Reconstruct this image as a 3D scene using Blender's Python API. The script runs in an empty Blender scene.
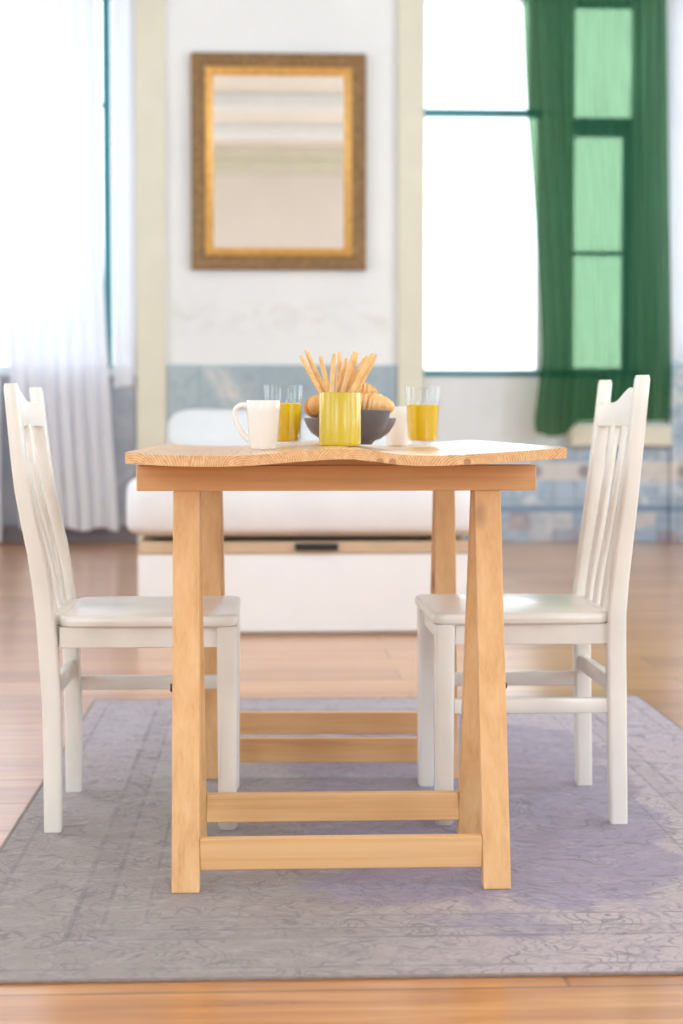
import bpy, bmesh, math, random
from mathutils import Vector, Matrix, noise
random.seed(7)
C = bpy.context.scene.collection
PI = math.pi

# ------------------------------------------------------------------ materials
def srgb(r, g, b):
    f = lambda c: (c/255/12.92) if c/255 <= .04045 else ((c/255+.055)/1.055)**2.4
    return (f(r), f(g), f(b), 1)

class NT:
    """small node-tree helper"""
    def __init__(s, name):
        s.m = bpy.data.materials.new(name); s.m.use_nodes = True
        s.t = s.m.node_tree; s.t.nodes.clear()
        s.out = s.n('ShaderNodeOutputMaterial')
    def n(s, typ, **kw):
        n = s.t.nodes.new(typ)
        for k, v in kw.items():
            setattr(n, k, v)
        return n
    def l(s, a, b): s.t.links.new(a, b)
    def put(s, sock, v):
        if hasattr(v, 'is_linked') or isinstance(v, bpy.types.NodeSocket): s.l(v, sock)
        else: sock.default_value = v
    def math(s, op, a, b=0.0, c=0.0, clamp=False):
        n = s.n('ShaderNodeMath', operation=op, use_clamp=clamp)
        s.put(n.inputs[0], a); s.put(n.inputs[1], b); s.put(n.inputs[2], c)
        return n.outputs[0]
    def coord(s): return s.n('ShaderNodeTexCoord').outputs['Object']
    def mapping(s, vec, scale=(1,1,1), loc=(0,0,0), rot=(0,0,0)):
        n = s.n('ShaderNodeMapping'); s.l(vec, n.inputs[0])
        n.inputs['Scale'].default_value = scale; n.inputs['Location'].default_value = loc
        n.inputs['Rotation'].default_value = rot
        return n.outputs[0]
    def noise(s, vec, scale=5, detail=3, rough=.5, dist=0):
        n = s.n('ShaderNodeTexNoise'); s.l(vec, n.inputs['Vector'])
        n.inputs['Scale'].default_value = scale; n.inputs['Detail'].default_value = detail
        n.inputs['Roughness'].default_value = rough; n.inputs['Distortion'].default_value = dist
        return n.outputs['Fac']
    def voronoi(s, vec, scale, feature='F1', out='Distance'):
        n = s.n('ShaderNodeTexVoronoi', feature=feature); s.l(vec, n.inputs['Vector'])
        n.inputs['Scale'].default_value = scale
        return n.outputs[out]
    def ramp(s, fac, stops):
        n = s.n('ShaderNodeValToRGB'); s.put(n.inputs[0], fac)
        e = n.color_ramp.elements
        while len(e) < len(stops): e.new(.5)
        for el, (p, c) in zip(e, stops): el.position = p; el.color = c
        return n.outputs[0]
    def mix(s, fac, a, b, blend='MIX'):
        n = s.n('ShaderNodeMix', data_type='RGBA', blend_type=blend)
        s.put(n.inputs[0], fac); s.put(n.inputs[6], a); s.put(n.inputs[7], b)
        return n.outputs[2]
    def sep(s, vec):
        n = s.n('ShaderNodeSeparateXYZ'); s.l(vec, n.inputs[0]); return n.outputs
    def comb(s, x, y, z):
        n = s.n('ShaderNodeCombineXYZ')
        for i, v in enumerate((x, y, z)): s.put(n.inputs[i], v)
        return n.outputs[0]
    def bump(s, h, strength=.2, dist=.01):
        n = s.n('ShaderNodeBump'); s.l(h, n.inputs['Height'])
        n.inputs['Strength'].default_value = strength; n.inputs['Distance'].default_value = dist
        return n.outputs[0]
    def bsdf(s, col, rough=.5, normal=None, **kw):
        n = s.n('ShaderNodeBsdfPrincipled')
        s.put(n.inputs['Base Color'], col); s.put(n.inputs['Roughness'], rough)
        for k, v in kw.items(): s.put(n.inputs[k.replace('_', ' ')], v)
        if normal is not None: s.l(normal, n.inputs['Normal'])
        s.l(n.outputs[0], s.out.inputs[0])
        return n

def plain(name, col, rough=.5, var=.04, nscale=6, **kw):
    t = NT(name); v = t.coord()
    f = t.noise(v, nscale, 4)
    d = tuple(c*(1-var*2) for c in col[:3]) + (1,)
    b = tuple(min(1, c*(1+var)) for c in col[:3]) + (1,)
    t.bsdf(t.ramp(f, [(.3, d), (.7, b)]), rough, **kw)
    return t.m

def wood(name, axis, light, mid, dark, rough=.5, gs=1.0, knots=True):
    t = NT(name); v = t.coord()
    st = [16*gs]*3; st[axis] = .45*gs
    v1 = t.mapping(v, tuple(st))
    n1 = t.noise(v1, 2.2, 4, .55, .6)
    st2 = [90*gs]*3; st2[axis] = 1.2*gs
    n2 = t.noise(t.mapping(v, tuple(st2)), 2.5, 2)
    f = t.math('ADD', t.math('MULTIPLY', n1, .75), t.math('MULTIPLY', n2, .25))
    col = t.ramp(f, [(.30, dark), (.47, mid), (.64, light)])
    if knots:
        sk = [7.0]*3; sk[axis] = 3.2
        d = t.voronoi(t.mapping(v, tuple(sk), (.37, .21, .13)), 1.0)
        k = t.ramp(d, [(.06, (1, 1, 1, 1)), (.13, (0, 0, 0, 1))])
        col = t.mix(t.math('MULTIPLY', k, .6), col, tuple(c*.55 for c in dark[:3]) + (1,))
    t.bsdf(col, rough, t.bump(f, .08, .003))
    return t.m

PINE_L, PINE_M, PINE_D = srgb(233, 187, 135), srgb(226, 176, 121), srgb(210, 157, 104)
M = {}
M['pine_x'] = wood('pine along x', 0, PINE_L, PINE_M, PINE_D)
M['pine_z'] = wood('pine along z', 2, PINE_L, PINE_M, PINE_D)
M['pine_y'] = wood('pine along y', 1, PINE_L, PINE_M, PINE_D)

def tabletop_mat():
    t = NT('pine boards'); v = t.coord()
    x, y, z = t.sep(v)
    xw = t.math('PINGPONG', t.math('ADD', x, 0.345), .0925)
    ny = t.noise(t.mapping(v, (6, .6, 6)), 2, 3)
    xx = t.math('ADD', xw, t.math('MULTIPLY', t.math('SUBTRACT', ny, .5), .05))
    zz = t.math('ADD', t.math('SUBTRACT', z, .70), 0.0)
    r = t.math('SQRT', t.math('ADD', t.math('MULTIPLY', xx, xx), t.math('MULTIPLY', zz, zz)))
    w = t.math('SINE', t.math('MULTIPLY', r, 1500.0))
    w = t.math('MULTIPLY_ADD', w, .5, .5)
    n2 = t.noise(t.mapping(v, (60, 2, 60)), 2, 3)
    f = t.math('ADD', t.math('MULTIPLY', w, .3), t.math('MULTIPLY', n2, .7))
    col = t.ramp(f, [(.25, srgb(206, 150, 98)), (.5, srgb(226, 178, 126)), (.75, srgb(238, 202, 156))])
    d = t.voronoi(t.mapping(v, (9, 2.2, 9), (.1, .33, .1)), 1.0)
    k = t.ramp(d, [(.07, (1, 1, 1, 1)), (.14, (0, 0, 0, 1))])
    col = t.mix(t.math('MULTIPLY', k, .65), col, srgb(140, 84, 52))
    for kx in (.064, .085, .21):
        q = t.math('SUBTRACT', x, kx); q2 = t.math('SUBTRACT', z, .7255)
        kd = t.math('SQRT', t.math('ADD', t.math('MULTIPLY', q, q), t.math('MULTIPLY', q2, q2)))
        col = t.mix(t.math('MULTIPLY', t.math('LESS_THAN', kd, .0062), .6), col, srgb(150, 92, 66))
    t.bsdf(col, .30, t.bump(f, .06, .002), Coat_Weight=.4, Coat_Roughness=.2)
    return t.m
M['tabletop'] = tabletop_mat()

M['chair_paint'] = plain('white chair lacquer', srgb(238, 234, 227), .22, .03, 9)
M['mug'] = plain('white glazed ceramic', srgb(234, 231, 228), .15, .01)
M['olive'] = plain('olive green glaze', srgb(204, 180, 58), .2, .02, 8)
M['bowl'] = plain('charcoal stoneware', srgb(92, 90, 98), .42, .06, 40)
M['bowl_light'] = plain('grey stoneware', srgb(112, 110, 117), .45, .06, 40)
M['breadstick'] = plain('baked breadstick', srgb(238, 196, 136), .6, .1, 60)
M['black'] = plain('black plastic', srgb(28, 30, 32), .5)
M['iron'] = plain('dark iron', srgb(45, 38, 35), .4)
M['bed_white'] = plain('white bed laminate', srgb(238, 240, 243), .45, .01)
M['bed_wood'] = plain('bed edge wood', srgb(205, 178, 148), .5, .06, 14)
M['pillow_cotton'] = plain('off white pillow cotton', srgb(216, 218, 221), .9, .02)
M['linen'] = plain('white bed linen', srgb(232, 233, 237), .85, .02)
M['wall'] = plain('white plaster', srgb(238, 240, 241), .8, .012, 1.6)
M['wall_beige'] = plain('warm white plaster', srgb(233, 225, 217), .8, .015, 1.4)
M['wall_grey'] = plain('grey white plaster under the window', srgb(226, 229, 231), .8, .03, 3)
M['cream'] = plain('cream painted stone', srgb(226, 223, 205), .6, .02, 4)
M['teal'] = plain('teal window paint', srgb(40, 128, 136), .4, .04)
M['frame_white'] = plain('white window paint', srgb(240, 244, 246), .4, .02)
M['frame_dark'] = plain('dark green window paint', srgb(70, 96, 88), .5, .05)
M['ceiling'] = plain('ceiling plaster', srgb(236, 230, 220), .8, .02, 2)
M['base_dark'] = plain('dark skirting', srgb(118, 108, 112), .5, .06)
M['rod'] = plain('brass rod', srgb(160, 130, 80), .35, Metallic=1.0)
M['mirror_gold'] = plain('gilt slip', srgb(222, 170, 92), .38, .1, 30, Metallic=.55)

def mirror_frame_mat():
    t = NT('antique gilt frame'); v = t.coord()
    a = t.noise(v, 38, 5, .65, 1.2); b = t.noise(v, 7, 3)
    col = t.ramp(a, [(.3, srgb(104, 78, 50)), (.5, srgb(150, 116, 76)), (.68, srgb(196, 158, 104))])
    col = t.mix(t.math('MULTIPLY', b, .4), col, srgb(128, 98, 66))
    t.bsdf(col, .5, t.bump(a, .5, .02), Metallic=.25)
    return t.m
M['mirror_frame'] = mirror_frame_mat()
t = NT('silvered glass'); g = t.bsdf(srgb(238, 236, 232), .02, Metallic=1.0); M['mirror_glass'] = t.m

def thin_glass(name, tint, base=.06):
    t = NT(name)
    tr = t.n('ShaderNodeBsdfTransparent'); tr.inputs[0].default_value = tint
    gl = t.n('ShaderNodeBsdfGlossy'); gl.inputs['Roughness'].default_value = .03
    fr = t.n('ShaderNodeLayerWeight')
    mx = t.n('ShaderNodeMixShader')
    t.l(t.math('MULTIPLY_ADD', t.math('POWER', fr.outputs['Facing'], 5.0), .55, base, True), mx.inputs[0])
    t.l(tr.outputs[0], mx.inputs[1]); t.l(gl.outputs[0], mx.inputs[2]); t.l(mx.outputs[0], t.out.inputs[0])
    return t.m
M['tumbler'] = thin_glass('clear tumbler glass', (.97, .98, .98, 1), .04)
M['pane'] = thin_glass('window glass', (.96, .98, .99, 1), .05)

def juice_mat():
    t = NT('orange juice')
    col = srgb(255, 208, 14)
    b = t.bsdf(col, .25)
    tl = t.n('ShaderNodeBsdfTranslucent'); tl.inputs[0].default_value = srgb(255, 196, 20)
    mx = t.n('ShaderNodeMixShader'); mx.inputs[0].default_value = .06
    t.l(b.outputs[0], mx.inputs[1]); t.l(tl.outputs[0], mx.inputs[2]); t.l(mx.outputs[0], t.out.inputs[0])
    return t.m
M['juice'] = juice_mat()

def croissant_mat(name, lo, hi):
    t = NT(name); v = t.coord()
    a = t.noise(v, 26, 4, .6, .4)
    w = t.noise(t.mapping(v, (160, 20, 20)), 1, 2)
    f = t.math('ADD', t.math('MULTIPLY', a, .7), t.math('MULTIPLY', w, .3))
    t.bsdf(t.ramp(f, [(.35, lo), (.65, hi)]), .45, t.bump(f, .3, .004))
    return t.m
M['croissant'] = croissant_mat('baked croissant crust', srgb(200, 132, 62), srgb(238, 186, 118))
M['croissant_pale'] = croissant_mat('pale croissant crust', srgb(226, 168, 98), srgb(246, 206, 146))

def fabric(name, diff, trans, tfac, transl, trfac, vert=True, nscale=30):
    """woven cloth: diffuse + translucent + open weave"""
    t = NT(name); v = t.coord()
    n = t.noise(t.mapping(v, (1, 1, .12) if vert else (1, 1, 1)), nscale, 3)
    d = t.n('ShaderNodeBsdfDiffuse')
    t.l(t.ramp(n, [(.3, tuple(c*.94 for c in diff[:3])+(1,)), (.7, diff)]), d.inputs[0])
    tl = t.n('ShaderNodeBsdfTranslucent'); tl.inputs[0].default_value = transl
    tr = t.n('ShaderNodeBsdfTransparent'); tr.inputs[0].default_value = trans
    m1 = t.n('ShaderNodeMixShader'); m1.inputs[0].default_value = trfac
    t.l(d.outputs[0], m1.inputs[1]); t.l(tl.outputs[0], m1.inputs[2])
    m2 = t.n('ShaderNodeMixShader')
    t.l(t.math('MULTIPLY', t.ramp(n, [(.3, (.85,)*3+(1,)), (.7, (1.1,)*3+(1,))]), tfac, clamp=True), m2.inputs[0])
    t.l(m1.outputs[0], m2.inputs[1]); t.l(tr.outputs[0], m2.inputs[2]); t.l(m2.outputs[0], t.out.inputs[0])
    return t.m
M['green_cloth'] = fabric('green curtain cloth', srgb(44, 94, 74), (.58, .86, .50, 1), .25, (.06, .18, .11, 1), .3)
M['sheer'] = fabric('white sheer cloth', srgb(246, 247, 252), (.97, .97, 1, 1), .03, srgb(236, 240, 255), .23)

def floor_mat():
    t = NT('varnished floor boards'); v = t.coord()
    br = t.n('ShaderNodeTexBrick'); t.l(t.mapping(v, loc=(1.02, .07, 0)), br.inputs['Vector'])
    br.offset = .37; br.squash = 1
    br.inputs['Scale'].default_value = 1; br.inputs['Mortar Size'].default_value = .004
    br.inputs['Mortar Smooth'].default_value = .2
    br.inputs['Brick Width'].default_value = 2.3; br.inputs['Row Height'].default_value = .24
    br.inputs['Color1'].default_value = (0, 0, 0, 1); br.inputs['Color2'].default_value = (1, 1, 1, 1)
    br.inputs['Mortar'].default_value = (.5, .5, .5, 1)
    g = t.noise(t.mapping(v, (.7, 10, 1)), 3, 5, .6, .8)
    f = t.math('ADD', t.math('MULTIPLY', g, .8), t.math('MULTIPLY', br.outputs['Color'], .2))
    col = t.ramp(f, [(.3, srgb(160, 102, 56)), (.5, srgb(192, 132, 80)), (.72, srgb(214, 160, 106))])
    d = t.voronoi(t.mapping(v, (1.4, 3.2, 1), (.77, .45, 0)), 1.0)
    k = t.ramp(t.math('ADD', d, t.math('MULTIPLY', t.noise(v, 22, 2), .08)), [(.07, (1, 1, 1, 1)), (.14, (0, 0, 0, 1))])
    col = t.mix(t.math('MULTIPLY', k, .7), col, srgb(112, 66, 36))
    col = t.mix(t.math('MULTIPLY', br.outputs['Fac'], .6), col, srgb(96, 62, 40))
    h = t.math('SUBTRACT', t.math('MULTIPLY', g, .25), br.outputs['Fac'])
    t.bsdf(col, t.math('MULTIPLY_ADD', g, .12, .24), t.bump(h, .12, .004), Coat_Weight=.6, Coat_Roughness=.17)
    return t.m
M['floor'] = floor_mat()

RW, RL = 1.56, 2.46        # rug size
def rug_mat():
    t = NT('worn woven rug'); v = t.coord()
    x, y, z = t.sep(v)
    nb = t.noise(v, 2.6, 6, .68, .4)
    wob = t.math('MULTIPLY_ADD', nb, 1.5, -.75)
    bx_ = t.math('DIVIDE', t.math('SUBTRACT', x, .14), .40); by_ = t.math('DIVIDE', y, 1.02)
    rad = t.math('ADD', t.math('SQRT', t.math('ADD', t.math('POWER', t.math('ABSOLUTE', bx_), 2.0), t.math('POWER', t.math('ABSOLUTE', by_), 2.0))), wob)
    pur = t.ramp(rad, [(.90, (1, 1, 1, 1)), (1.0, (0, 0, 0, 1))])
    side = t.ramp(t.math('MULTIPLY_ADD', x, .7, .5), [(.35, srgb(145, 131, 125)), (.62, srgb(180, 161, 164))])
    side = t.mix(t.ramp(t.math('ADD', t.math('MULTIPLY_ADD', y, .4, .5), t.math('MULTIPLY_ADD', nb, .5, -.25)), [(.35, (0, 0, 0, 1)), (.75, (.6, .6, .6, 1))]), side, srgb(172, 160, 180))  # lilac haze and glare of the far end, mixed into the colour along y
    base = t.mix(t.math('MULTIPLY', pur, t.math('MULTIPLY_ADD', nb, .5, .55), clamp=True), side, srgb(127, 110, 145))
    # faded ornament: curling contour lines and broken rosettes
    nv = t.noise(v, 6.5, 2, .4, 1.2)
    curl = t.math('ABSOLUTE', t.math('SINE', t.math('MULTIPLY', nv, 26.0)))
    curl = t.ramp(curl, [(.12, (1, 1, 1, 1)), (.42, (0, 0, 0, 1))])
    dv = t.n('ShaderNodeVectorMath', operation='ADD')
    wv = t.noise(v, 9, 2)
    t.l(v, dv.inputs[0]); t.l(t.comb(t.math('MULTIPLY', wv, .16), t.math('MULTIPLY', t.noise(t.mapping(v, loc=(3, 1, 0)), 9, 2), .16), 0.0), dv.inputs[1])
    f1 = t.voronoi(dv.outputs[0], 9)
    ring = t.math('ABSOLUTE', t.math('SINE', t.math('MULTIPLY', f1, 24.0)))
    ring = t.ramp(ring, [(.10, (1, 1, 1, 1)), (.40, (0, 0, 0, 1))])
    orn = t.math('MAXIMUM', curl, ring)
    wear = t.ramp(t.noise(v, 11, 5, .7), [(.38, (.1, .1, .1, 1)), (.60, (1, 1, 1, 1))])
    # border lines a fixed distance from the edges
    ex = t.math('SUBTRACT', RW/2, t.math('ABSOLUTE', x)); ey = t.math('SUBTRACT', RL/2, t.math('ABSOLUTE', y))
    e = t.math('MINIMUM', ex, ey)
    def line(p, w):
        return t.math('LESS_THAN', t.math('ABSOLUTE', t.math('SUBTRACT', e, p)), w)
    lines = t.math('MAXIMUM', t.math('MAXIMUM', line(.045, .004), line(.185, .005)), t.math('MAXIMUM', line(.235, .004), line(.30, .003)))
    band = t.math('LESS_THAN', t.math('ABSOLUTE', t.math('SUBTRACT', e, .21)), .025)
    pat = t.math('MULTIPLY', t.math('MAXIMUM', orn, lines), wear)
    pat = t.math('ADD', t.math('MULTIPLY', pat, .80), t.math('MULTIPLY', band, .16), clamp=True)
    col = t.mix(pat, base, srgb(92, 83, 88))
    # worn pale pile
    pale = t.ramp(t.noise(t.mapping(v, (1, 1.4, 1)), 16, 6, .75), [(.5, (0, 0, 0, 1)), (.72, (1, 1, 1, 1))])
    col = t.mix(t.math('MULTIPLY', pale, .45), col, srgb(190, 180, 182))
    # weave
    w = t.math('MULTIPLY', t.math('SINE', t.math('MULTIPLY', x, 1100.0)), t.math('SINE', t.math('MULTIPLY', y, 800.0)))
    fine = t.noise(t.mapping(v, (1, 1.6, 1)), 130, 2)
    col = t.mix(t.math('MULTIPLY', t.math('MULTIPLY_ADD', w, .5, .5), .14), col, srgb(96, 88, 94))
    col = t.mix(t.ramp(fine, [(.4, (.28,)*3+(1,)), (.6, (0, 0, 0, 1))]), col, srgb(104, 95, 100))
    t.bsdf(col, .68, t.bump(t.math('ADD', w, fine), .25, .002), Sheen_Weight=.2)
    return t.m
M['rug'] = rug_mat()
M['rug_edge'] = plain('rug binding', srgb(142, 128, 122), .9, .1, 60)

def tile_mat(name, size, c_bg, c_alt, c_fig, band=False):
    """glazed painted tiles in the wall plane (object x, z)"""
    t = NT(name); v = t.coord()
    x, y, z = t.sep(v)
    p = t.comb(x, z, 0.0)
    br = t.n('ShaderNodeTexBrick'); t.l(p, br.inputs['Vector']); br.offset = 0
    br.inputs['Scale'].default_value = 1; br.inputs['Mortar Size'].default_value = .006
    br.inputs['Brick Width'].default_value = size; br.inputs['Row Height'].default_value = size
    br.inputs['Color1'].default_value = c_bg; br.inputs['Color2'].default_value = c_alt
    br.inputs['Mortar'].default_value = srgb(150, 164, 176)
    n = t.noise(p, 3.2/size*.14, 4, .6, 1.5)
    n2 = t.noise(p, 12, 4, .7, 1)
    col = t.mix(t.ramp(n, [(.54, (0, 0, 0, 1)), (.62, (1, 1, 1, 1))]), br.outputs['Color'], c_fig)
    col = t.mix(t.ramp(n2, [(.52, (0, 0, 0, 1)), (.7, (.6, .6, .6, 1))]), col, srgb(120, 146, 172))
    if band:
        zf = t.math('LESS_THAN', t.math('ABSOLUTE', t.math('SUBTRACT', z, .475)), .06)
        cell = t.math('ABSOLUTE', t.math('SUBTRACT', t.math('FRACT', t.math('MULTIPLY', x, 3.0)), .5))
        fl = t.math('SQRT', t.math('ADD', t.math('MULTIPLY', cell, cell), t.math('POWER', t.math('MULTIPLY', t.math('SUBTRACT', z, .475), 3.0), 2.0)))
        fc = t.ramp(fl, [(.10, srgb(150, 128, 128)), (.17, srgb(222, 212, 202))])
        col = t.mix(t.math('MULTIPLY', zf, .75), col, fc)
        lo = t.math('LESS_THAN', z, .20)
        vo = t.n('ShaderNodeTexVoronoi'); t.l(t.mapping(p, (7, 7, 1)), vo.inputs['Vector']); vo.inputs['Scale'].default_value = 1
        vo.inputs['Randomness'].default_value = .2
        lc = t.ramp(vo.outputs['Color'], [(.2, srgb(150, 108, 104)), (.45, srgb(150, 176, 200)), (.6, srgb(206, 196, 190)), (.8, srgb(134, 154, 178))])
        col = t.mix(t.math('MULTIPLY', lo, .5), col, lc)
        ln = t.math('LESS_THAN', t.math('ABSOLUTE', t.math('SUBTRACT', z, .225)), .025)
        col = t.mix(ln, col, srgb(128, 152, 178))
    t.bsdf(col, .25)
    return t.m
M['tiles'] = tile_mat('blue and white painted tiles', .42, srgb(174, 190, 196), srgb(156, 174, 184), srgb(208, 210, 208))
M['tiles_right'] = tile_mat('blue painted dado tiles', .14, srgb(178, 198, 216), srgb(160, 184, 206), srgb(206, 214, 220), True)
M['tiles_left'] = tile_mat('grey dado tiles', .14, srgb(158, 160, 168), srgb(148, 152, 162), srgb(172, 174, 178))

def frieze_mat():
    t = NT('plaster with faded painted frieze'); v = t.coord()
    x, y, z = t.sep(v)
    p = t.comb(x, z, 0.0)
    n = t.noise(t.mapping(p, (1, 1.5, 1)), 5, 5, .6, 1.0)
    m = t.math('SUBTRACT', 1.0, t.math('MULTIPLY', t.math('ABSOLUTE', t.math('SUBTRACT', z, 1.50)), 6.5), clamp=True)
    xin = t.math('LESS_THAN', t.math('ABSOLUTE', t.math('SUBTRACT', x, .12)), .72)
    f = t.math('MULTIPLY', t.math('MULTIPLY', m, xin), t.ramp(n, [(.45, (0, 0, 0, 1)), (.62, (1, 1, 1, 1))]))
    big = t.noise(v, 1.3, 3)
    col = t.ramp(big, [(.3, srgb(233, 236, 238)), (.7, srgb(241, 243, 244))])
    col = t.mix(t.math('MULTIPLY', f, .35), col, srgb(204, 196, 190))
    t.bsdf(col, .75)
    return t.m
M['frieze'] = frieze_mat()

# ------------------------------------------------------------------ mesh helpers
class MB:
    def __init__(s): s.b = bmesh.new()
    def _merge(s, bm, mat=None):
        if mat is not None: bmesh.ops.transform(bm, matrix=mat, verts=bm.verts)
        me = bpy.data.meshes.new('tmp'); bm.to_mesh(me); bm.free()
        s.b.from_mesh(me); bpy.data.meshes.remove(me)
    def box(s, lo, hi, bev=0, seg=2, mat=None):
        bm = bmesh.new(); bmesh.ops.create_cube(bm, size=1)
        for v in bm.verts:
            v.co = Vector([lo[i] + (v.co[i]+.5)*(hi[i]-lo[i]) for i in range(3)])
        if bev: bmesh.ops.bevel(bm, geom=bm.edges[:], offset=bev, segments=seg, profile=.5, affect='EDGES')
        s._merge(bm, mat); return s
    def loft(s, rings, caps=True, close=False, mat=None):
        bm = bmesh.new(); R = [[bm.verts.new(p) for p in r] for r in rings]; n = len(R[0])
        pairs = list(zip(R, R[1:])) + ([(R[-1], R[0])] if close else [])
        for a, b in pairs:
            for i in range(n): bm.faces.new((a[i], a[(i+1) % n], b[(i+1) % n], b[i]))
        if caps and not close: bm.faces.new(R[0][::-1]); bm.faces.new(R[-1])
        bmesh.ops.recalc_face_normals(bm, faces=bm.faces[:])
        s._merge(bm, mat); return s
    def lathe(s, prof, n=48, mat=None):
        bm = bmesh.new(); rows = []
        for r, z in prof:
            if r < 1e-6: rows.append([bm.verts.new((0, 0, z))])
            else: rows.append([bm.verts.new((r*math.cos(2*PI*i/n), r*math.sin(2*PI*i/n), z)) for i in range(n)])
        for a, b in zip(rows, rows[1:]):
            for i in range(n):
                j = (i+1) % n
                if len(a) == 1 and len(b) == 1: continue
                if len(a) == 1: bm.faces.new((a[0], b[i], b[j]))
                elif len(b) == 1: bm.faces.new((a[i], b[0], a[j]))
                else: bm.faces.new((a[i], b[i], b[j], a[j]))
        bmesh.ops.recalc_face_normals(bm, faces=bm.faces[:])
        s._merge(bm, mat); return s
    def tube(s, pts, rad, n=12, mat=None, up=(0, 0, 1)):
        pts = [Vector(p) for p in pts]; rings = []
        up = Vector(up)
        for i, p in enumerate(pts):
            d = (pts[min(i+1, len(pts)-1)] - pts[max(i-1, 0)]).normalized()
            a = d.cross(up)
            if a.length < 1e-3: a = d.cross(Vector((0, 1, 0)))
            a.normalize(); c = a.cross(d).normalized()
            r = rad[i] if isinstance(rad, (list, tuple)) else rad
            rings.append([p + (a*math.cos(2*PI*k/n) + c*math.sin(2*PI*k/n))*r for k in range(n)])
        return s.loft(rings, mat=mat)
    def build(s, name, mat, parent=None, smooth=True, **props):
        me = bpy.data.meshes.new(name); s.b.to_mesh(me); s.b.free()
        o = bpy.data.objects.new(name, me); C.objects.link(o)
        me.materials.append(M[mat] if isinstance(mat, str) else mat)
        if smooth:
            me.polygons.foreach_set('use_smooth', [True]*len(me.polygons))
            me.set_sharp_from_angle(angle=math.radians(35))
        if parent: o.parent = parent
        for k, v in props.items(): o[k] = v
        return o

def tag(o, label, cat, group=None, kind=None):
    o['label'] = label; o['category'] = cat
    if group: o['group'] = group
    if kind: o['kind'] = kind
    return o
def thing(name, label, cat, loc=(0, 0, 0), rz=0, group=None):
    o = bpy.data.objects.new(name, None); C.objects.link(o)
    o.empty_display_size = .1
    o.location = loc; o.rotation_euler = (0, 0, rz)
    return tag(o, label, cat, group)
def struct(o): o['kind'] = 'structure'; return o

def rrect(wx, wy, r, n=3):
    """rounded rectangle outline in 2-D"""
    out = []
    for cx, cy, a0 in ((wx/2-r, wy/2-r, 0), (-wx/2+r, wy/2-r, PI/2), (-wx/2+r, -wy/2+r, PI), (wx/2-r, -wy/2+r, 1.5*PI)):
        for k in range(n+1):
            a = a0 + PI/2*k/n; out.append((cx + r*math.cos(a), cy + r*math.sin(a)))
    return out
def interp(tab, x):
    tab = sorted(tab)
    if x <= tab[0][0]: return tab[0][1]
    for i, ((x0, y0), (x1, y1)) in enumerate(zip(tab, tab[1:])):
        if x <= x1:
            t = (x-x0)/(x1-x0)
            ym = tab[i-1][1] if i > 0 else 2*y0-y1
            yp = tab[i+2][1] if i+2 < len(tab) else 2*y1-y0
            m0 = (y1-ym)/2; m1 = (yp-y0)/2
            return (2*t**3-3*t*t+1)*y0 + (t**3-2*t*t+t)*m0 + (-2*t**3+3*t*t)*y1 + (t**3-t*t)*m1
    return tab[-1][1]

# ------------------------------------------------------------------ room
XL, XR, YF, YB, H, TH = -3.7, 4.4, -3.0, 11.4, 4.9, .35

def wall_with_holes(name, mat, a0, a1, z1, holes, place):
    """solid wall from boxes around rectangular openings; place maps (a0,a1,z0,z1) to a box"""
    m = MB(); prev = a0
    for h0, h1, b, tp in sorted(holes):
        if h0 > prev: m.box(*place(prev, h0, 0, z1))
        if b > 0: m.box(*place(h0, h1, 0, b))
        m.box(*place(h0, h1, tp, z1)); prev = h1
    m.box(*place(prev, a1, 0, z1))
    return struct(m.build(name, mat, smooth=False))

struct(MB().box((XL-TH, YF-TH, -.15), (XR+TH, YB+TH, 0)).build('floor', 'floor', smooth=False))
struct(MB().box((XL-TH, YF-TH, H), (XR+TH, YB+TH, H+.2)).build('ceiling', 'ceiling', smooth=False))
SILL, HEAD = 1.145, 3.66
W1 = (1.078, 2.56); W2 = (-2.30, -.86); W3 = (2.74, 3.85)
wall_with_holes('wall_back', 'wall', XL-TH, XR+TH, H,
    [(W2[0], W2[1], SILL, HEAD), (W1[0], W1[1], SILL, HEAD), (W3[0], W3[1], 1.22, HEAD)],
    lambda a, b, c, d: ((a, YB, c), (b, YB+TH, d)))
SIDE = [(-1.9, -.3), (1.1, 2.7), (4.1, 5.7), (7.1, 8.7)]
wall_with_holes('wall_right', 'wall', YF, YB, H, [(a, b, .9, 3.9) for a, b in SIDE], lambda a, b, c, d: ((XR, a, c), (XR+TH, b, d)))
wall_with_holes('wall_left', 'wall', YF, YB, H, [(a, b, .9, 3.9) for a, b in SIDE], lambda a, b, c, d: ((XL-TH, a, c), (XL, b, d)))
wall_with_holes('wall_front', 'wall_beige', XL-TH, XR+TH, H, [(-3.2, -1.6, .9, 3.4), (2.4, 4.0, .9, 3.4)], lambda a, b, c, d: ((a, YF-TH, c), (b, YF, d)))

# side and front windows: frame, bars and panes
def simple_window(name, lo, hi, axis, pos):
    """window in an opening: axis 0 = opening spans x, 1 = spans y"""
    z0, z1 = lo[1], hi[1]; a0, a1 = lo[0], hi[0]
    def bx(m, p0, p1, q0, q1, d=.05):
        if axis == 0: m.box((p0, pos-d/2, q0), (p1, pos+d/2, q1), .004)
        else: m.box((pos-d/2, p0, q0), (pos+d/2, p1, q1), .004)
    m = MB()
    bx(m, a0, a0+.07, z0, z1); bx(m, a1-.07, a1, z0, z1); bx(m, a0, a1, z0, z0+.07); bx(m, a0, a1, z1-.07, z1)
    c = (a0+a1)/2; bx(m, c-.045, c+.045, z0, z1); bx(m, a0, a1, z0+(z1-z0)*.68, z0+(z1-z0)*.68+.06)
    root = struct(m.build(name, 'frame_white', smooth=False))
    g = MB(); bx(g, a0+.02, a1-.02, z0+.02, z1-.02, .006); g.build('glass_pane', 'pane', root, smooth=False)
    return root
k = 4
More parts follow.
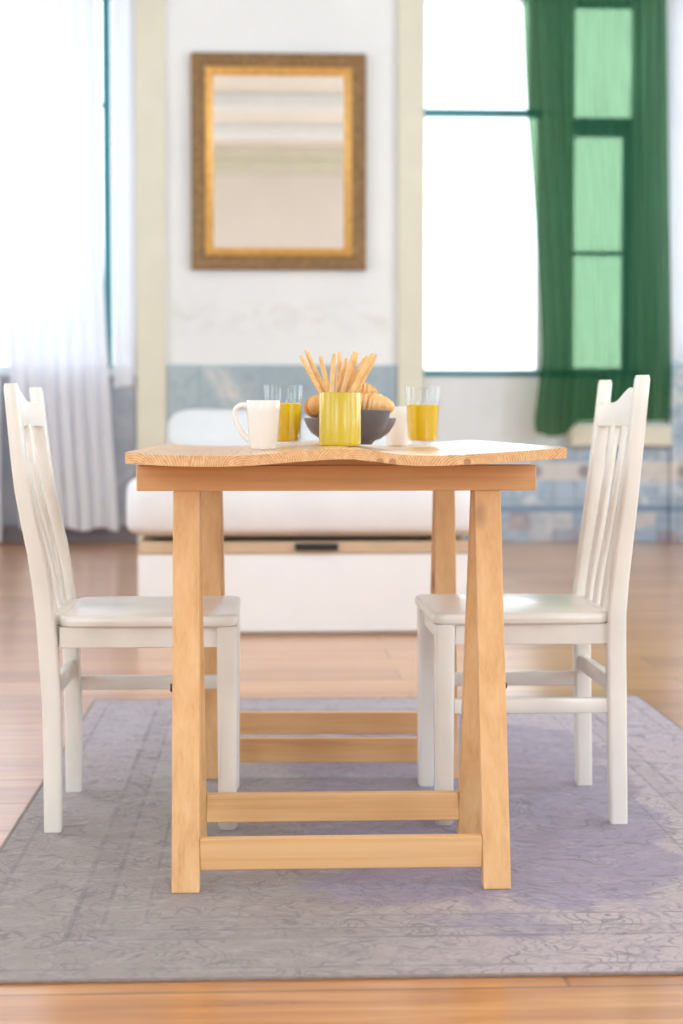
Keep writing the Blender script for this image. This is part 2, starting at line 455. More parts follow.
for a, b in SIDE:
    simple_window('window_%d' % k, (a, .9), (b, 3.9), 1, XR+.22); k += 1
    simple_window('window_%d' % k, (a, .9), (b, 3.9), 1, XL-.22); k += 1
for a, b in ((-3.2, -1.6), (2.4, 4.0)):
    simple_window('window_%d' % k, (a, .9), (b, 3.4), 0, YF-.22); k += 1

# window right of the mirror: white left light with a slim teal bar, heavier sash on the right behind the curtain
def window_right():
    y0, y1 = YB+.10, YB+.17
    m = MB()
    m.box((W1[0], y0, SILL), (W1[0]+.02, y1, HEAD), .004)
    m.box((W1[0], y0, HEAD-.03), (W1[1], y1, HEAD), .004)
    m.box((W1[0], y0, SILL), (W1[1], y1, SILL+.02), .004)
    m.box((1.855, y0, SILL), (2.11, y1, 2.89), .006); m.box((1.795, y0, 2.87), (2.11, y1, HEAD), .006)
    m.box((2.50, y0, SILL), (W1[1], y1, HEAD), .006)
    root = struct(m.build('window_1', 'frame_white', smooth=False))
    MB().box((W1[0]+.012, y0-.02, 2.858), (1.87, y1-.01, 2.906), .004).build('transom_bar', 'teal', root, smooth=False)
    s = MB()
    s.box((2.10, y0+.005, 3.595), (2.51, y1-.005, HEAD-.02), .004)
    s.box((2.10, y0+.005, 2.735), (2.51, y1-.005, 2.86), .006)
    s.box((2.10, y0+.015, 1.935), (2.51, y1-.015, 1.965), .003)
    s.box((2.10, y0+.005, SILL), (2.51, y1-.005, 1.175), .004)
    s.box((2.445, y0+.005, SILL), (2.51, y1-.005, 2.75), .004)
    s.build('sash', 'frame_dark', root, smooth=False)
    g = MB(); g.box((W1[0]+.02, y0+.03, SILL+.01), (1.87, y0+.036, HEAD-.01)); g.box((2.10, y0+.03, SILL+.01), (2.51, y0+.036, HEAD-.01))
    g.build('glass_pane', 'pane', root, smooth=False)
    MB().box((W1[0]-.01, YB-.035, SILL-.03), (W1[1]+.01, YB+TH-.02, SILL), .006).build('sill', 'teal', root, smooth=False)
window_right()

def window_left():
    y0, y1 = YB+.02, YB+.09
    m = MB()
    m.box((W2[0], y0, SILL), (W2[0]+.05, y1, HEAD), .004)
    m.box((W2[1]-.02, y0, SILL), (W2[1], y1, HEAD), .004)
    m.box((W2[0], y0, SILL), (W2[1], y1, SILL+.04), .004); m.box((W2[0], y0, HEAD-.04), (W2[1], y1, HEAD), .004)
    root = struct(m.build('window_2', 'frame_white', smooth=False))
    s = MB(); s.box((-1.046, y0-.05, SILL+.03), (-.997, y1-.02, HEAD-.03), .004)
    s.box((-1.062, y0-.06, 2.875), (-1.03, y0-.03, 2.90), .003)
    s.build('casement_stile', 'teal', root, smooth=False)
    g = MB(); g.box((W2[0]+.02, y0+.03, SILL+.01), (W2[1]-.01, y0+.036, HEAD-.01)); g.build('glass_pane', 'pane', root, smooth=False)
    MB().box((W2[0]-.01, YB-.03, SILL-.03), (W2[1]+.01, YB+TH-.02, SILL), .006).build('sill', 'frame_white', root, smooth=False)
window_left()
simple_window('window_3', (W3[0], 1.22), (W3[1], HEAD), 0, YB+.12)

# pilasters, centre panel, dado, mouldings
struct(MB().box((-.832, YB-.06, 0), (-.638, YB, H), .006).build('trim_1', 'cream', smooth=False))
struct(MB().box((.905, YB-.06, 0), (1.075, YB, H), .006).build('trim_2', 'cream', smooth=False))
struct(MB().box((-.638, YB-.012, 1.187), (.905, YB, H)).build('trim_3', 'frieze', smooth=False))
o = struct(MB().box((-.638, YB-.03, 0), (.905, YB, 1.187), .004).build('trim_4', 'tiles', smooth=False))
o = struct(MB().box((1.085, YB-.05, .0), (2.74, YB, .645), .004).build('trim_5', 'tiles_right', smooth=False))
struct(MB().box((2.05, YB-.13, .645), (2.74, YB, .79), .012).build('trim_6', 'cream', smooth=False))
struct(MB().box((1.085, YB-.02, .645), (2.05, YB, 1.11)).build('trim_7', 'wall_grey', smooth=False))
o = struct(MB().box((2.74, YB-.09, 0), (XR, YB, 1.20), .006).build('trim_8', 'tiles_right', smooth=False))
o = struct(MB().box((XL, YB-.03, .12), (-.835, YB, 1.11), .004).build('trim_9', 'tiles_left', smooth=False))
struct(MB().box((XL, YB-.05, 0), (-.835, YB, .12), .006).build('baseboard_back', 'base_dark', smooth=False))
struct(MB().box((XR-.03, YF, 0), (XR, YB-.1, .16), .006).build('baseboard_right', 'frame_white', smooth=False))
struct(MB().box((XL, YF, 0), (XL+.03, YB-.06, .16), .006).build('baseboard_left', 'frame_white', smooth=False))
# cornice and ceiling mouldings (seen in the mirror)
struct(MB().box((XL, YF, 4.55), (XR, YF+.10, 4.75), .02).box((XL, YF, 4.75), (XR, YF+.22, H), .02).build('trim_10', 'cream', smooth=False))
struct(MB().box((XL, -1.1, H-.16), (XR, -.75, H), .02).build('trim_11', 'frame_white', smooth=False))
struct(MB().box((XL, 1.0, H-.16), (XR, 1.35, H), .02).build('trim_12', 'frame_white', smooth=False))

# ------------------------------------------------------------------ mirror
def mirror():
    x0, x1, z0, z1 = -.465, .690, 1.815, 3.235
    cx, cz = (x0+x1)/2, (z0+z1)/2
    root = thing('wall_mirror', 'large rectangular mirror in an ornate brown and gold frame on the white wall', 'mirror', (cx, YB-.012, z0))
    w, h = x1-x0, z1-z0
    def frame(wd0, wd1, prof):
        # mitred moulding: rings of the section at the four corners
        m = MB(); rings = []
        for sx, sz in ((-1, -1), (1, -1), (1, 1), (-1, 1)):
            rings.append([(sx*(w/2-d), -t, h/2 + sz*(h/2-d)) for d, t in prof])
        return m.loft(rings, close=True)
    prof = [(0, .002), (0, .045), (.012, .062), (.03, .066), (.05, .054), (.066, .05), (.078, .056), (.092, .05), (.092, .002)]
    frame(0, 0, prof).build('frame', 'mirror_frame', root)
    prof2 = [(.090, .002), (.090, .046), (.10, .052), (.118, .044), (.134, .026), (.145, .022), (.145, .002)]
    frame(0, 0, prof2).build('gilt_slip', 'mirror_gold', root, label='gold inner slip of the frame')
    MB().box((-w/2+.12, -.016, .12), (w/2-.12, -.006, h-.12)).build('mirror_glass', 'mirror_glass', root, smooth=False)
    return root
mirror()

# ------------------------------------------------------------------ trestle table
TX, TY = .131, 3.475
TOPPROF = [(-.372, .7425), (-.315, .739), (-.255, .7372), (-.205, .7372), (-.155, .7395), (-.09, .7448), (-.01, .7492), (.045, .745), (.08, .740), (.125, .7378), (.17, .7388), (.24, .7425), (.31, .7470), (.362, .7505)]
def topz(xl): return interp(TOPPROF, xl-.0145)
def surf(x, r=.03):
    return max(topz(x-TX+d) for d in (-r, -r/2, 0, r/2, r)) + .0004
def table():
    root = thing('trestle_table', 'pine trestle table with a wavy board top and A-shaped legs on the rug', 'table', (TX, TY, 0), 0)
    Y0, Y1, T = -.655, .715, .0205
    # board top: four cupped boards, faint gap grooves at the joints
    m = MB(); joints = (-.1805, .0215, .2005)
    xs = [-.3575 + (.734)*i/110 for i in range(111)]
    ring = []
    top = []; bot = []
    for x in xs:
        g = min(abs(x-j) for j in joints)
        dip = .0035*max(0, 1-g/.004)
        top.append((x, topz(x)-dip)); bot.append((x, topz(x)-T+dip*.5))
    sec = top + bot[::-1]
    ny = 24
    rings = []
    for j in range(ny+1):
        y = Y0 + (Y1-Y0)*j/ny
        sc = 0.0015 if j in (0, ny) else 0
        rr = []
        for i, (x, z) in enumerate(sec):
            zz = z - sc if i < len(top) else z + sc
            rr.append((x, y + .0025*noise.noise((x*9, y*2, 0)) * (1 if j in (0, ny) else 0), zz))
        rings.append(rr)
    m.loft(rings); m.build('table_top', 'tabletop', root)
    for yc, x0, rz, ls in ((3.02-TY, .001, 0, 0), (3.928-TY, .023, -.04, .007)):
        X = Matrix.Translation((x0, yc, 0)) @ Matrix.Rotation(rz, 4, 'Z')
        MB().box((-.353, -.026, .671), (.353, .026, .7162), .002, mat=X).build('beam', 'pine_x', root, smooth=False)
        for sy in (-1, 1):
            # A-frame legs: meet under the beam, spread at the floor
            for sx in (-1, 1):
                def ring(y, z, xc): return [(xc-.0235, y-.0135, z), (xc+.0235, y-.0135, z), (xc+.0235, y+.0135, z), (xc-.0235, y+.0135, z)]
                ex = ls if sx < 0 else 0
                m = MB().loft([ring(sy*.188, .004, sx*(.2625+ex)), ring(sy*.0155, .6715, sx*(.2655+ex))])
                bmesh.ops.bevel(m.b, geom=m.b.edges[:], offset=.002, segments=2, profile=.5, affect='EDGES')
                bmesh.ops.transform(m.b, matrix=X, verts=m.b.verts)
                leg = m.build('leg', 'pine_z', root, smooth=False)
                if sy == -1:
                    mt = X @ Matrix.Translation((sx*(.264+ex+.0235), -.100, .335)) @ Matrix.Rotation(PI/2, 4, 'Y')
                    MB().lathe([(0, -.004), (.007, -.004), (.0075, 0), (.005, .004), (0, .004)], 16, mt).build('hinge_bolt', 'iron', leg)
            zr = .064; y = sy*(.188 + (.0155-.188)*(zr-.004)/.6675)
            MB().box((-.2392-ls, y-.011, zr-.0265), (.2392, y+.011, zr+.0265), .002, mat=X).build('stretcher', 'pine_x', root, smooth=False)
table()

# ------------------------------------------------------------------ chairs
def chair(label, loc, rz, post_tab, near_side, top, ext=0):
    """painted slat-back chair facing +x in its own frame; post_tab: (z, rear x of the back edge)"""
    root = thing('wooden_chair', label, 'chair', loc, rz, 'white slat-back chairs at the table')
    wtab = [(0, .033), (.25, .036), (.42, .036), (.6, .031), (.87, .026)]
    def cx(z): return interp(post_tab, z) + interp(wtab, z)/2
    zs = [.004, .03, .08, .15, .25, .34, .42, .48, .54, .60, .66, .72, .78, .83, top-.008]
    def post(sy):
        rings = []
        for z in zs:
            w = interp(wtab, z); rings.append([(cx(z)+a, sy*.18+b, z) for a, b in rrect(w, .037, .006)])
        w = .022; rings.append([(cx(top)+a, sy*.18+b, top) for a, b in rrect(w, .032, .006)])
        return MB().loft(rings)
    for sy in (-1, 1): post(sy).build('back_post', 'chair_paint', root)
    for sy in (-1, 1):
        rings = []
        for z, w in ((.004, .030), (.012, .036), (.1, .037), (.3, .039), (.399, .040)):
            rings.append([(.167+ext*.5+a, sy*.178+b, z) for a, b in rrect(w, w, .009)])
        MB().loft(rings).build('front_leg', 'chair_paint', root)
    # seat: rounded slab with softened edges, notched between the posts
    out = []
    for a, b in rrect(.345+ext, .404, .028, 5):
        out.append((a + .0165 + ext/2, b))
    pts = []
    for a, b in out:
        pts.append((a, b*(1 - .05*max(0, -(a-.0165))/.17)))
    rings = []
    for z, s in ((.399, .975), (.402, .992), (.409, 1), (.415, .998), (.419, .985), (.4205, .965)):
        rings.append([(.0165+(a-.0165)*s, b*s, z) for a, b in pts])
    m = MB().loft(rings)
    m.box((-.185, -.152, .400), (-.145, .152, .420), .003)
    m.build('seat', 'chair_paint', root)
    # aprons
    for sy in (-1, 1):
        MB().box((-.155, sy*.172-.011, .358), (.150, sy*.172+.011, .3985), .002).build('apron', 'chair_paint', root, smooth=False)
    MB().box((.155, -.162, .358), (.178, .162, .3985), .002).build('apron', 'chair_paint', root, smooth=False)
    MB().box((-.180, -.162, .358), (-.158, .162, .3985), .002).build('apron', 'chair_paint', root, smooth=False)
    # stretchers
    for sy in near_side:
        MB().box((-.158, sy*.178-.009, .222), (.152, sy*.178+.009, .252), .004).build('stretcher', 'chair_paint', root)
    MB().box((cx(.27)-.009, -.162, .256), (cx(.27)+.009, .162, .290), .004).build('stretcher', 'chair_paint', root)
    # shaped crest rail, bowed to the rear
    rings = []
    for i in range(33):
        u = -1 + 2*i/32; y = u*.161
        zt = .832 + .032*math.exp(-(u/.42)**2) + .006*max(0, abs(u)-.75)/.25
        bow = -.022*(1-u*u)
        ring = []
        for z, hw in ((.783, .006), (.786, .010), (.80, .011), ((.80+zt)/2, .011), (zt-.005, .010), (zt, .005)):
            ring.append((z, hw))
        lo = [(cx(z)+bow-hw, y, z) for z, hw in ring]; hi = [(cx(z)+bow+hw, y, z) for z, hw in ring[::-1]]
        rings.append(lo+hi)
    MB().loft(rings).build('crest_rail', 'chair_paint', root)
    # lower back rail just above the seat and three bowed slats
    for k, yk in enumerate((-.092, 0, .092)):
        rings = []
        for z in (.417, .45, .50, .55, .60, .65, .70, .75, .788):
            u = yk/.161; q = (z-.417)/.371
            bow = -.022*(1-u*u)*q
            rings.append([(cx(z)+bow+.002+a, yk*(1-.10*(1-q))+b, z) for a, b in rrect(.014, .046, .005)])
        MB().loft(rings).build('back_slat', 'chair_paint', root)
    return root
LPOST = [(0, -.186), (.255, -.188), (.422, -.199), (.517, -.209), (.563, -.219), (.658, -.236), (.753, -.246), (.868, -.256)]
RPOST = [(0, -.191), (.255, -.187), (.422, -.185), (.496, -.191), (.57, -.199), (.668, -.209), (.766, -.218), (.88, -.228)]
chair('white wooden slat-back chair on the left of the pine table, facing right', (-.236, 3.455, 0), 0, LPOST, (1,), .866)
chair('white wooden slat-back chair on the right of the pine table, facing left', (.525, 3.472, 0), PI, RPOST, (-1, 1), .884, .008)

# ------------------------------------------------------------------ rug
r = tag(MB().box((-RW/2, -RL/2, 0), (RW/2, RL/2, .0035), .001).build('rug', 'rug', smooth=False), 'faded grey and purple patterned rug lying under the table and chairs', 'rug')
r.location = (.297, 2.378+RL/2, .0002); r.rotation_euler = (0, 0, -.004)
m = MB()
for lo, hi in (((-RW/2-.004, -RL/2-.004), (RW/2+.004, -RL/2+.003)), ((-RW/2-.004, RL/2-.003), (RW/2+.004, RL/2+.004)), ((-RW/2-.004, -RL/2), (-RW/2+.003, RL/2)), ((RW/2-.003, -RL/2), (RW/2+.004, RL/2))):
    m.box((lo[0], lo[1], 0), (hi[0], hi[1], .0045), .0012)
m.build('edge_binding', 'rug_edge', r)

# ------------------------------------------------------------------ things on the table
def mug(label, x, y, handle_angle, name='mug'):
    root = thing(name, label, 'mug', (x, y, surf(x, .026)), handle_angle, 'white mugs on the table')
    prof = [(0, .003), (.021, .003), (.022, 0), (.0235, .001), (.0255, .012), (.0285, .04), (.0305, .07), (.0312, .0875), (.0305, .089), (.0295, .0875), (.0285, .07), (.0262, .04), (.023, .013), (.019, .007), (0, .006)]
    MB().lathe(prof, 56).build('body', 'mug', root)
    pts = []
    P = [(.0285, .079), (.040, .0805), (.0505, .074), (.053, .062), (.0485, .045), (.038, .028), (.0262, .016)]
    n = len(P)
    for i in range(25):
        s = i/24*(n-1); a = int(min(s, n-2)); 
        pts.append((interp([(j, p[0]) for j, p in enumerate(P)], s), 0, interp([(j, p[1]) for j, p in enumerate(P)], s)))
    m = MB(); m.tube(pts, [.0048+.0012*abs(2*i/24-1)**2 for i in range(25)], 12, up=(0, 1, 0))
    m.build('handle', 'mug', root)
    return root
def px(p, d):      # position on a table of a thing seen at column p, d metres out (camera turned 2.66 degrees)
    a = math.radians(2.66); u = (p-341.5)/1700
    return (d*(u*math.cos(a)+math.sin(a)), d*(math.cos(a)-u*math.sin(a)))
mug('white mug with its curved handle to the left, front left on the table', *px(263.5, 3.12), PI-.15)
mug('white mug half hidden behind the grey bowls, next to the right juice glass', *px(397.5, 3.88), -.5+PI/2)

def juice_glass(label, x, y, level, hs=1.0):
    root = thing('juice_glass', label, 'glass', (x, y, surf(x, .028)), 0, 'glasses of orange juice')
    prof = [(0, .001), (.027, .001), (.029, .003), (.0305, .02), (.0340, .08), (.0362, .1175), (.0357, .1185), (.0350, .1175), (.0328, .08), (.0293, .02), (.028, .010), (.020, .0085), (0, .0082)]
    MB().lathe(prof, 56).build('tumbler', 'tumbler', root).scale = (1.08, 1.08, hs)
    f = lambda z: .0293 + (z-.02)*(.0328-.0293)/.06 - .0004
    MB().lathe([(0, .0088), (.0195, .0092), (.0272, .0108), (f(.02), .02), (f(level-.002), level-.002), (f(level)-.002, level), (0, level-.0006)], 56).build('orange_juice', 'juice', root).scale = (1.08, 1.08, hs)
    return root
juice_glass('glass of orange juice just behind the white mug on the left', *px(283.6, 3.29), .083)
juice_glass('glass of orange juice standing alone on the right of the table', *px(422.5, 3.70), .082, 1.08)

cupx, cupy = px(340, 3.1)
cupz = surf(cupx, .033)
c = MB().lathe([(0, .002), (.0345, .002), (.0365, 0), (.0378, .002), (.0382, .006), (.0382, .0945), (.0375, .096), (.0362, .096), (.0355, .094), (.0355, .008), (.033, .006), (0, .006)], 64).build('olive_cup', 'olive')
tag(c, 'straight olive green ceramic cup holding the breadsticks', 'cup'); c.location = (cupx, cupy, cupz)

# breadsticks: (tip px x, tip px y, rim px x, depth offset) turned into metres in the cup's own frame
ST = [(301.5, 356, 321.5, -.004), (306, 350.5, 327, .004), (319.5, 357, 329.5, -.016), (332.5, 355, 331, -.026), (339.5, 352, 338, .018),
      (346.5, 359, 337, .003), (354.5, 352.5, 341.5, -.010), (358.5, 353, 347.5, .024), (367, 356, 344.5, .014), (370.5, 354.5, 351, -.021), (375.5, 355, 355, -.003)]
look = ['leftmost breadstick by its tip, leaning far left in the olive cup', 'second breadstick tip from the left, the tallest in the olive cup',
        'third breadstick tip from the left, leaning a little left', 'fourth breadstick tip from the left, upright at the front of the cup',
        'fifth breadstick tip from the left, tall and upright at the back', 'sixth breadstick tip from the left, the shortest, in the middle',
        'seventh breadstick tip from the left, slanting right of the middle', 'eighth breadstick tip from the left, fourth from the right end',
        'third breadstick tip from the right end of the fan', 'second breadstick tip from the right, slanting at the front',
        'rightmost breadstick by its tip, leaning far right in the olive cup']
for i, (tx, ty, bx, dy) in enumerate(ST):
    s = 3.1/1700
    tip = Vector(((tx-340)*s, dy*1.25, (446.0-ty)*s)); rim = Vector(((bx-340)*s, dy, .0945))
    d = (tip-rim)
    base = rim - d*((.0945-.0105)/d.z)*1.0
    lim = .0300
    if math.hypot(base.x, base.y) > lim:
        k_ = lim/math.hypot(base.x, base.y); base.x *= k_; base.y *= k_
    pts, rad = [], []
    for q in range(17):
        u = q/16; p = base.lerp(tip, u)
        p = p + Vector((.0012*math.sin(u*5+i), .0012*math.cos(u*4+2*i), 0))*min(1, u*4)
        pts.append(p); rad.append((.0046+.0005*noise.noise((i*3.1, u*6, 0)))*(.55 if q in (0, 16) else .9 if q in (1, 15) else 1))
    b = MB().tube(pts, rad, 10, up=(0, 1, 0)).build('breadstick', 'breadstick')
    b.location = (cupx, cupy, cupz)
    tag(b, look[i], 'breadstick', 'breadsticks in the olive cup')

def bowl(label, x, y, R, h, rb, mat):
    root = MB().lathe([(0, .003), (rb*.9, .003), (rb, 0), (rb*1.06, .004), (R*.66, h*.18), (R*.84, h*.42), (R*.95, h*.72), (R, h-.002), (R-.0015, h), (R-.004, h-.001),
                       (R*.95-.005, h*.72), (R*.84-.005, h*.42+.002), (R*.62-.003, h*.18+.005), (rb*.7, .009), (0, .008)], 72).build('bowl', mat)
    root.location = (x, y, surf(x, rb)); return tag(root, label, 'bowl', 'grey bowls')
fbx, fby = px(354.5, 3.285); bbx, bby = px(350, 3.475)
bowl('dark grey round bowl right behind the olive green cup', fbx, fby, .0695, .0665, .034, 'bowl')
bowl('wide low grey bowl behind the dark bowl, holding croissants', bbx, bby, .0945, .052, .044, 'bowl_light')

def croissant(label, x, y, z, rz, tilt, L=.12, R=.026, bend=1.5, mat='croissant'):
    """crescent roll: overlapping tapered coils swept along an arc"""
    m = MB(); rings = []; N = 84; nseg = 7
    for i in range(N+1):
        u = -1 + 2*i/N
        a = u*bend/2; rr = L/bend
        c = Vector((rr*math.sin(a), rr*math.cos(a)-rr, 0)); tg = Vector((math.cos(a), -math.sin(a), 0)); nrm = Vector((-tg.y, tg.x, 0)); up = Vector((0, 0, 1))
        ph = (abs(u)*nseg/2 + .25) % 1.0
        rad = R*(max(0.02, 1-abs(u)**1.7))**.62*(.82+.24*(1-ph)**.7) + .0015
        ring = []
        for k in range(20):
            t_ = 2*PI*k/20
            q = rad*(1+.05*noise.noise((u*4+x*40, math.cos(t_)*1.3, math.sin(t_)*1.3+z*30)))
            ring.append(c + nrm*math.cos(t_)*q*1.02 + up*math.sin(t_)*q*.86)
        rings.append(ring)
    m.loft(rings)
    o = m.build('croissant', mat); o.location = (x, y, z); o.rotation_euler = (tilt[0], tilt[1], rz)
    return tag(o, label, 'croissant', 'croissants in the grey bowls')
bz = surf(bbx, .044)
croissant('golden croissant poking out to the left of the olive cup', bbx-.062, bby-.022, bz+.076, 2.2, (0.15, .2), .10, .025)
croissant('pale croissant lying to the right over the rim of the grey bowls', bbx+.046, bby-.028, bz+.079, -.35, (.0, .16), .095, .026, 1.2, 'croissant_pale')
croissant('darker croissant on top of the heap, right of the breadsticks', bbx+.016, bby+.012, bz+.109, .25, (.1, .12), .085, .021)
croissant('croissant at the back of the heap behind the breadsticks', bbx-.01, bby+.055, bz+.060, 3.3, (0, 0), .10, .025, 1.3)

# ------------------------------------------------------------------ bed
def superbox(cx, cy, cz, hx, hy, hz, e=.35, e2=.35, nu=56, nv=28, wob=0, ws=5, flat=None, seed=0):
    m = bmesh.new(); rows = []
    sg = lambda v, p: math.copysign(abs(v)**p, v)
    for j in range(nv+1):
        ph = -PI/2 + PI*j/nv; row = []
        for i in range(nu):
            th = 2*PI*i/nu
            p = Vector((hx*sg(math.cos(ph), e)*sg(math.cos(th), e2), hy*sg(math.cos(ph), e)*sg(math.sin(th), e2), hz*sg(math.sin(ph), e)))
            n_ = noise.noise(Vector((p.x*ws+seed, p.y*ws, p.z*ws)))
            p *= 1 + wob*n_/max(.2, p.length)
            if flat is not None and p.z+cz < flat: p.z = flat-cz
            row.append(m.verts.new((p.x+cx, p.y+cy, p.z+cz)))
        rows.append(row)
    for a, b in zip(rows, rows[1:]):
        for i in range(nu): m.faces.new((a[i], a[(i+1) % nu], b[(i+1) % nu], b[i]))
    bmesh.ops.remove_doubles(m, verts=m.verts, dist=1e-5)
    bmesh.ops.recalc_face_normals(m, faces=m.faces)
    r_ = MB(); r_._merge(m); return r_
def bed():
    x0, x1, y0, y1 = -.465, .78, 6.35, 8.45
    cx, cy = (x0+x1)/2, (y0+y1)/2
    root = thing('bed', 'white storage bed with a wooden edge strip behind the table', 'bed', (cx, cy, 0))
    w, l = x1-x0, y1-y0
    MB().box((-w/2+.02, -l/2+.025, .0), (w/2-.02, l/2, .30), .004).build('base', 'bed_white', root, smooth=False)
    MB().box((-w/2, -l/2, .012), (w/2, -l/2+.024, .304), .004).build('front_panel', 'bed_white', root, smooth=False)
    MB().box((-w/2, -l/2-.004, .306), (w/2, l/2, .350), .004).build('edge_strip', 'bed_wood', root, smooth=False, label='light wooden edge strip')
    MB().box((-.038, -l/2-.022, .318), (.125, -l/2-.003, .346), .007).build('pull_handle', 'black', root, label='black pull handle')
    superbox(0, .0, .476, w/2+.06, l/2+.03, .124, .28, .16, wob=.012, ws=4).build('mattress', 'linen', root)
    return root
bed()
d = superbox(.157, 7.02, .632, .63, .70, .030, .35, .2, 80, 30, .03, 4.5).build('duvet', 'linen')
tag(d, 'white duvet spread over the bed behind the table', 'duvet')
for i, (x, lab) in enumerate(((-.155, 'white pillow propped up at the left of the bed head'), (.47, 'white pillow propped up at the right of the bed head'))):
    m = superbox(0, 0, 0, .29, .075, .14, .55, .42, 60, 30, .015, 5, None, i*7)
    p = m.build('pillow', 'pillow_cotton'); p.location = (x, 8.10, .735); p.rotation_euler = (-.8, 0, .03*(1-2*i))
    tag(p, lab, 'pillow', 'pillows on the bed')

# ------------------------------------------------------------------ curtains
def sheet(name, xl, xr, ztop, hem, y, folds, amp, mat, nu=220, nz=60, warp=None, phase=0.0, fwd=None):
    """hanging cloth: xl(z), xr(z), hem(u); real folds, solidified"""
    bm = bmesh.new(); rows = []
    for j in range(nz+1):
        v = j/nz; row = []
        for i in range(nu+1):
            u = i/nu; zb = hem(u); z = ztop + (zb-ztop)*v
            uu = warp(u) if warp else u
            a = amp(u, v)
            f = math.sin(2*PI*folds*uu + phase + .5*math.sin(v*3+u*5)) + .35*math.sin(2*PI*folds*2.3*uu + 1.3 + v*1.1)
            x = xl(z) + (xr(z)-xl(z))*u + .25*a*math.cos(2*PI*folds*uu+phase)
            row.append(bm.verts.new((x, y + a*f*.7 + (fwd(u, v) if fwd else 0), z)))
        rows.append(row)
    for a, b in zip(rows, rows[1:]):
        for i in range(nu): bm.faces.new((a[i], a[i+1], b[i+1], b[i]))
    r_ = MB(); r_._merge(bm); return r_
# green curtain: gathered bunch on the left, flatter cloth on the right
gx0 = lambda z: interp([(.70, 1.80), (.80, 1.783), (.95, 1.798), (1.2, 1.825), (1.4, 1.825), (2.0, 1.79), (2.9, 1.725), (3.8, 1.68)], z)
gx1 = lambda z: interp([(.70, 2.70), (1.2, 2.72), (2.4, 2.69), (3.7, 2.66)], z)
def ghem(u):
    s = 1/(1+math.exp((u-.30)*60))
    return .815 - s*(.105 - 2.2*(u-.14)**2)
g = sheet('green_curtain', gx0, gx1, 3.785, ghem, YB-.16, 13, lambda u, v: .024 + .030*max(0, 1-u/.3) if u < .3 else .017, 'green_cloth', 300, 90,
          lambda u: u, 0.0, lambda u, v: -.075/(1+math.exp((u-.29-.05*v)*90))*(.35+.65*min(1, v*1.6)))
g = g.build('curtain', 'green_cloth')
tag(g, 'long green curtain drawn to the right of the bright window', 'curtain')
rod = thing('curtain_rod', 'curtain rod above the right window carrying the green curtain', 'curtain rod', (1.9, YB-.16, 3.80))
MB().tube([(-.95, 0, 0), (-.5, 0, 0), (.5, 0, 0), (.78, 0, 0)], .012).build('rail', 'rod', rod)
for x in (-.9, .70): MB().box((x-.012, 0, -.012), (x+.012, .16, .012), .003).build('bracket', 'rod', rod)

s1 = sheet('sheer', lambda z: interp([(.1, -1.60), (1.0, -1.66), (2.0, -1.685), (3.8, -1.69)], z), lambda z: interp([(.1, -.96), (1.2, -1.02), (2.0, -1.055), (3.8, -1.085)], z), 3.782, lambda u: .10+.012*math.sin(u*17), YB-.14, 7, lambda u, v: .030, 'sheer', 180, 50).build('curtain', 'sheer')
tag(s1, 'long white sheer curtain hanging in front of the left window', 'curtain', 'white sheer curtains')
s2 = sheet('sheer', lambda z: -2.35, lambda z: -1.722, 3.782, lambda u: .015, YB-.15, 6, lambda u, v: .028, 'sheer', 150, 50, phase=1.2).build('curtain', 'sheer')
tag(s2, 'strip of white sheer curtain at the far left edge, reaching the floor', 'curtain', 'white sheer curtains')
s3 = sheet('sheer', lambda z: -.985, lambda z: -.845, 3.782, lambda u: 1.03+.02*u, YB-.06, 1.6, lambda u, v: .010, 'sheer', 40, 40).build('curtain', 'sheer')
tag(s3, 'narrow pale strip of sheer curtain between the teal window bar and the cream pilaster', 'curtain', 'white sheer curtains')
s4 = sheet('sheer', lambda z: 2.66, lambda z: 3.75, 3.782, lambda u: 1.225, YB-.06, 9, lambda u, v: .02, 'sheer', 180, 40).build('curtain', 'sheer')
tag(s4, 'white sheer curtain at the right edge beyond the green curtain', 'curtain', 'white sheer curtains')
rod = thing('curtain_rod', 'curtain rod above the left window carrying the white sheers', 'curtain rod', (-1.6, YB-.14, 3.80))
MB().tube([(-.85, 0, 0), (-.4, 0, 0), (.4, 0, 0), (.76, 0, 0)], .012).build('rail', 'rod', rod)
for x in (-.82, .73): MB().box((x-.012, 0, -.012), (x+.012, .14, .012), .003).build('bracket', 'rod', rod)
rod = thing('curtain_rod', 'curtain rod above the far right window carrying a white sheer', 'curtain rod', (3.22, YB-.06, 3.80))
MB().tube([(-.58, 0, 0), (0, 0, 0), (.6, 0, 0)], .012).build('rail', 'rod', rod)
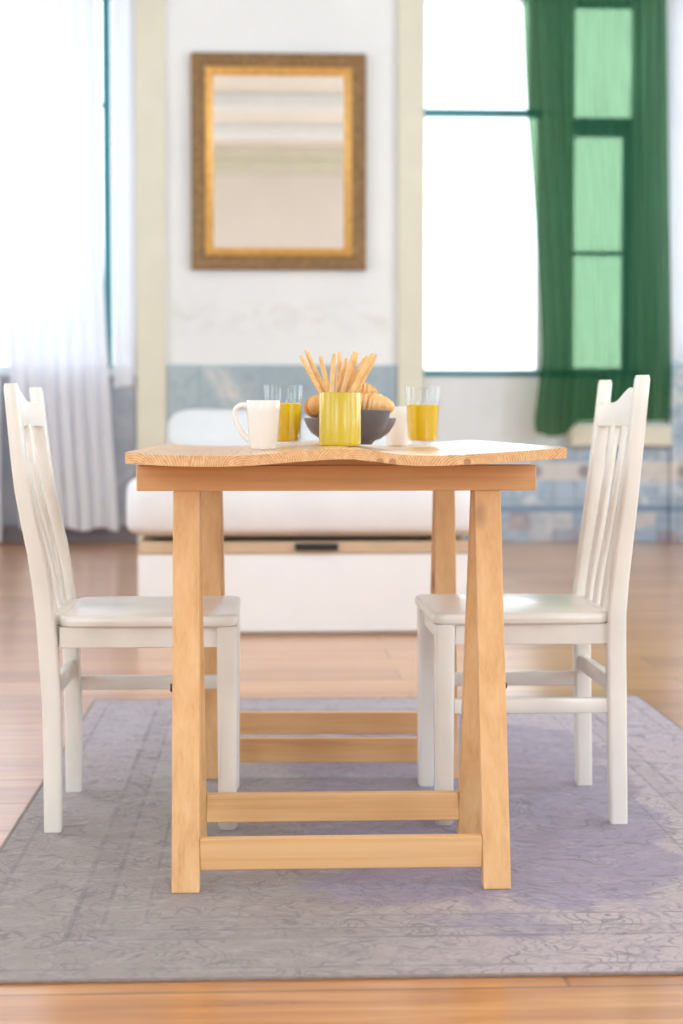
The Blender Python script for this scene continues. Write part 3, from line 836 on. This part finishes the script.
for x in (-.20, .57): MB().box((x-.012, 0, -.012), (x+.012, .06, .012), .003).build('bracket', 'rod', rod)

# ------------------------------------------------------------------ light
w = bpy.data.worlds.new('daylight'); bpy.context.scene.world = w; w.use_nodes = True
bg = w.node_tree.nodes['Background']; bg.inputs[0].default_value = (.86, .94, 1, 1); bg.inputs[1].default_value = 3.0
def daylight(name, loc, rot, sx, sy, power, col=(1, 1, 1)):  # area lamps added in the unseen side and front window openings, imitating daylight
    L = bpy.data.lights.new(name, 'AREA'); L.shape = 'RECTANGLE'; L.size = sx; L.size_y = sy; L.energy = power; L.color = col
    o = bpy.data.objects.new(name, L); C.objects.link(o); o.location = loc; o.rotation_euler = rot
for a, b in SIDE:
    y = (a+b)/2
    near = .6 if y < 3 else 1.15
    daylight('window_fill_right', (XR+.02, y, 2.4), (0, PI/2, 0), 2.9, 1.5, 50*near, (.80, .92, 1))
    daylight('window_fill_left', (XL-.02, y, 2.4), (0, -PI/2, 0), 2.9, 1.5, 22*near, (.80, .92, 1))
for x in (-2.4, 3.2):
    daylight('window_fill_front', (x, YF-.02, 2.15), (PI/2, 0, 0), 1.5, 2.4, 50, (.82, .93, 1))

# ------------------------------------------------------------------ camera
cam = bpy.data.cameras.new('camera'); co = bpy.data.objects.new('camera', cam); C.objects.link(co)
cam.sensor_fit = 'VERTICAL'; cam.sensor_height = 36; cam.sensor_width = 24; cam.lens = 1700/1024*36
co.location = (0, 0, .787)
co.rotation_euler = (PI/2 - math.atan(87/1700), 0, -math.radians(2.66))
cam.dof.use_dof = True; cam.dof.focus_distance = 2.97; cam.dof.aperture_fstop = 3.6
cam.clip_start = .05
S = bpy.context.scene; S.camera = co
S.view_settings.view_transform = 'Standard'; S.view_settings.look = 'None'
S.view_settings.exposure = 0.22; S.view_settings.gamma = 1; S.view_settings.use_curve_mapping = False
S.cycles.use_denoising = True; S.cycles.max_bounces = 10; S.cycles.diffuse_bounces = 5; S.cycles.transparent_max_bounces = 16
S.cycles.sample_clamp_indirect = 8; S.cycles.caustics_reflective = False; S.cycles.caustics_refractive = False
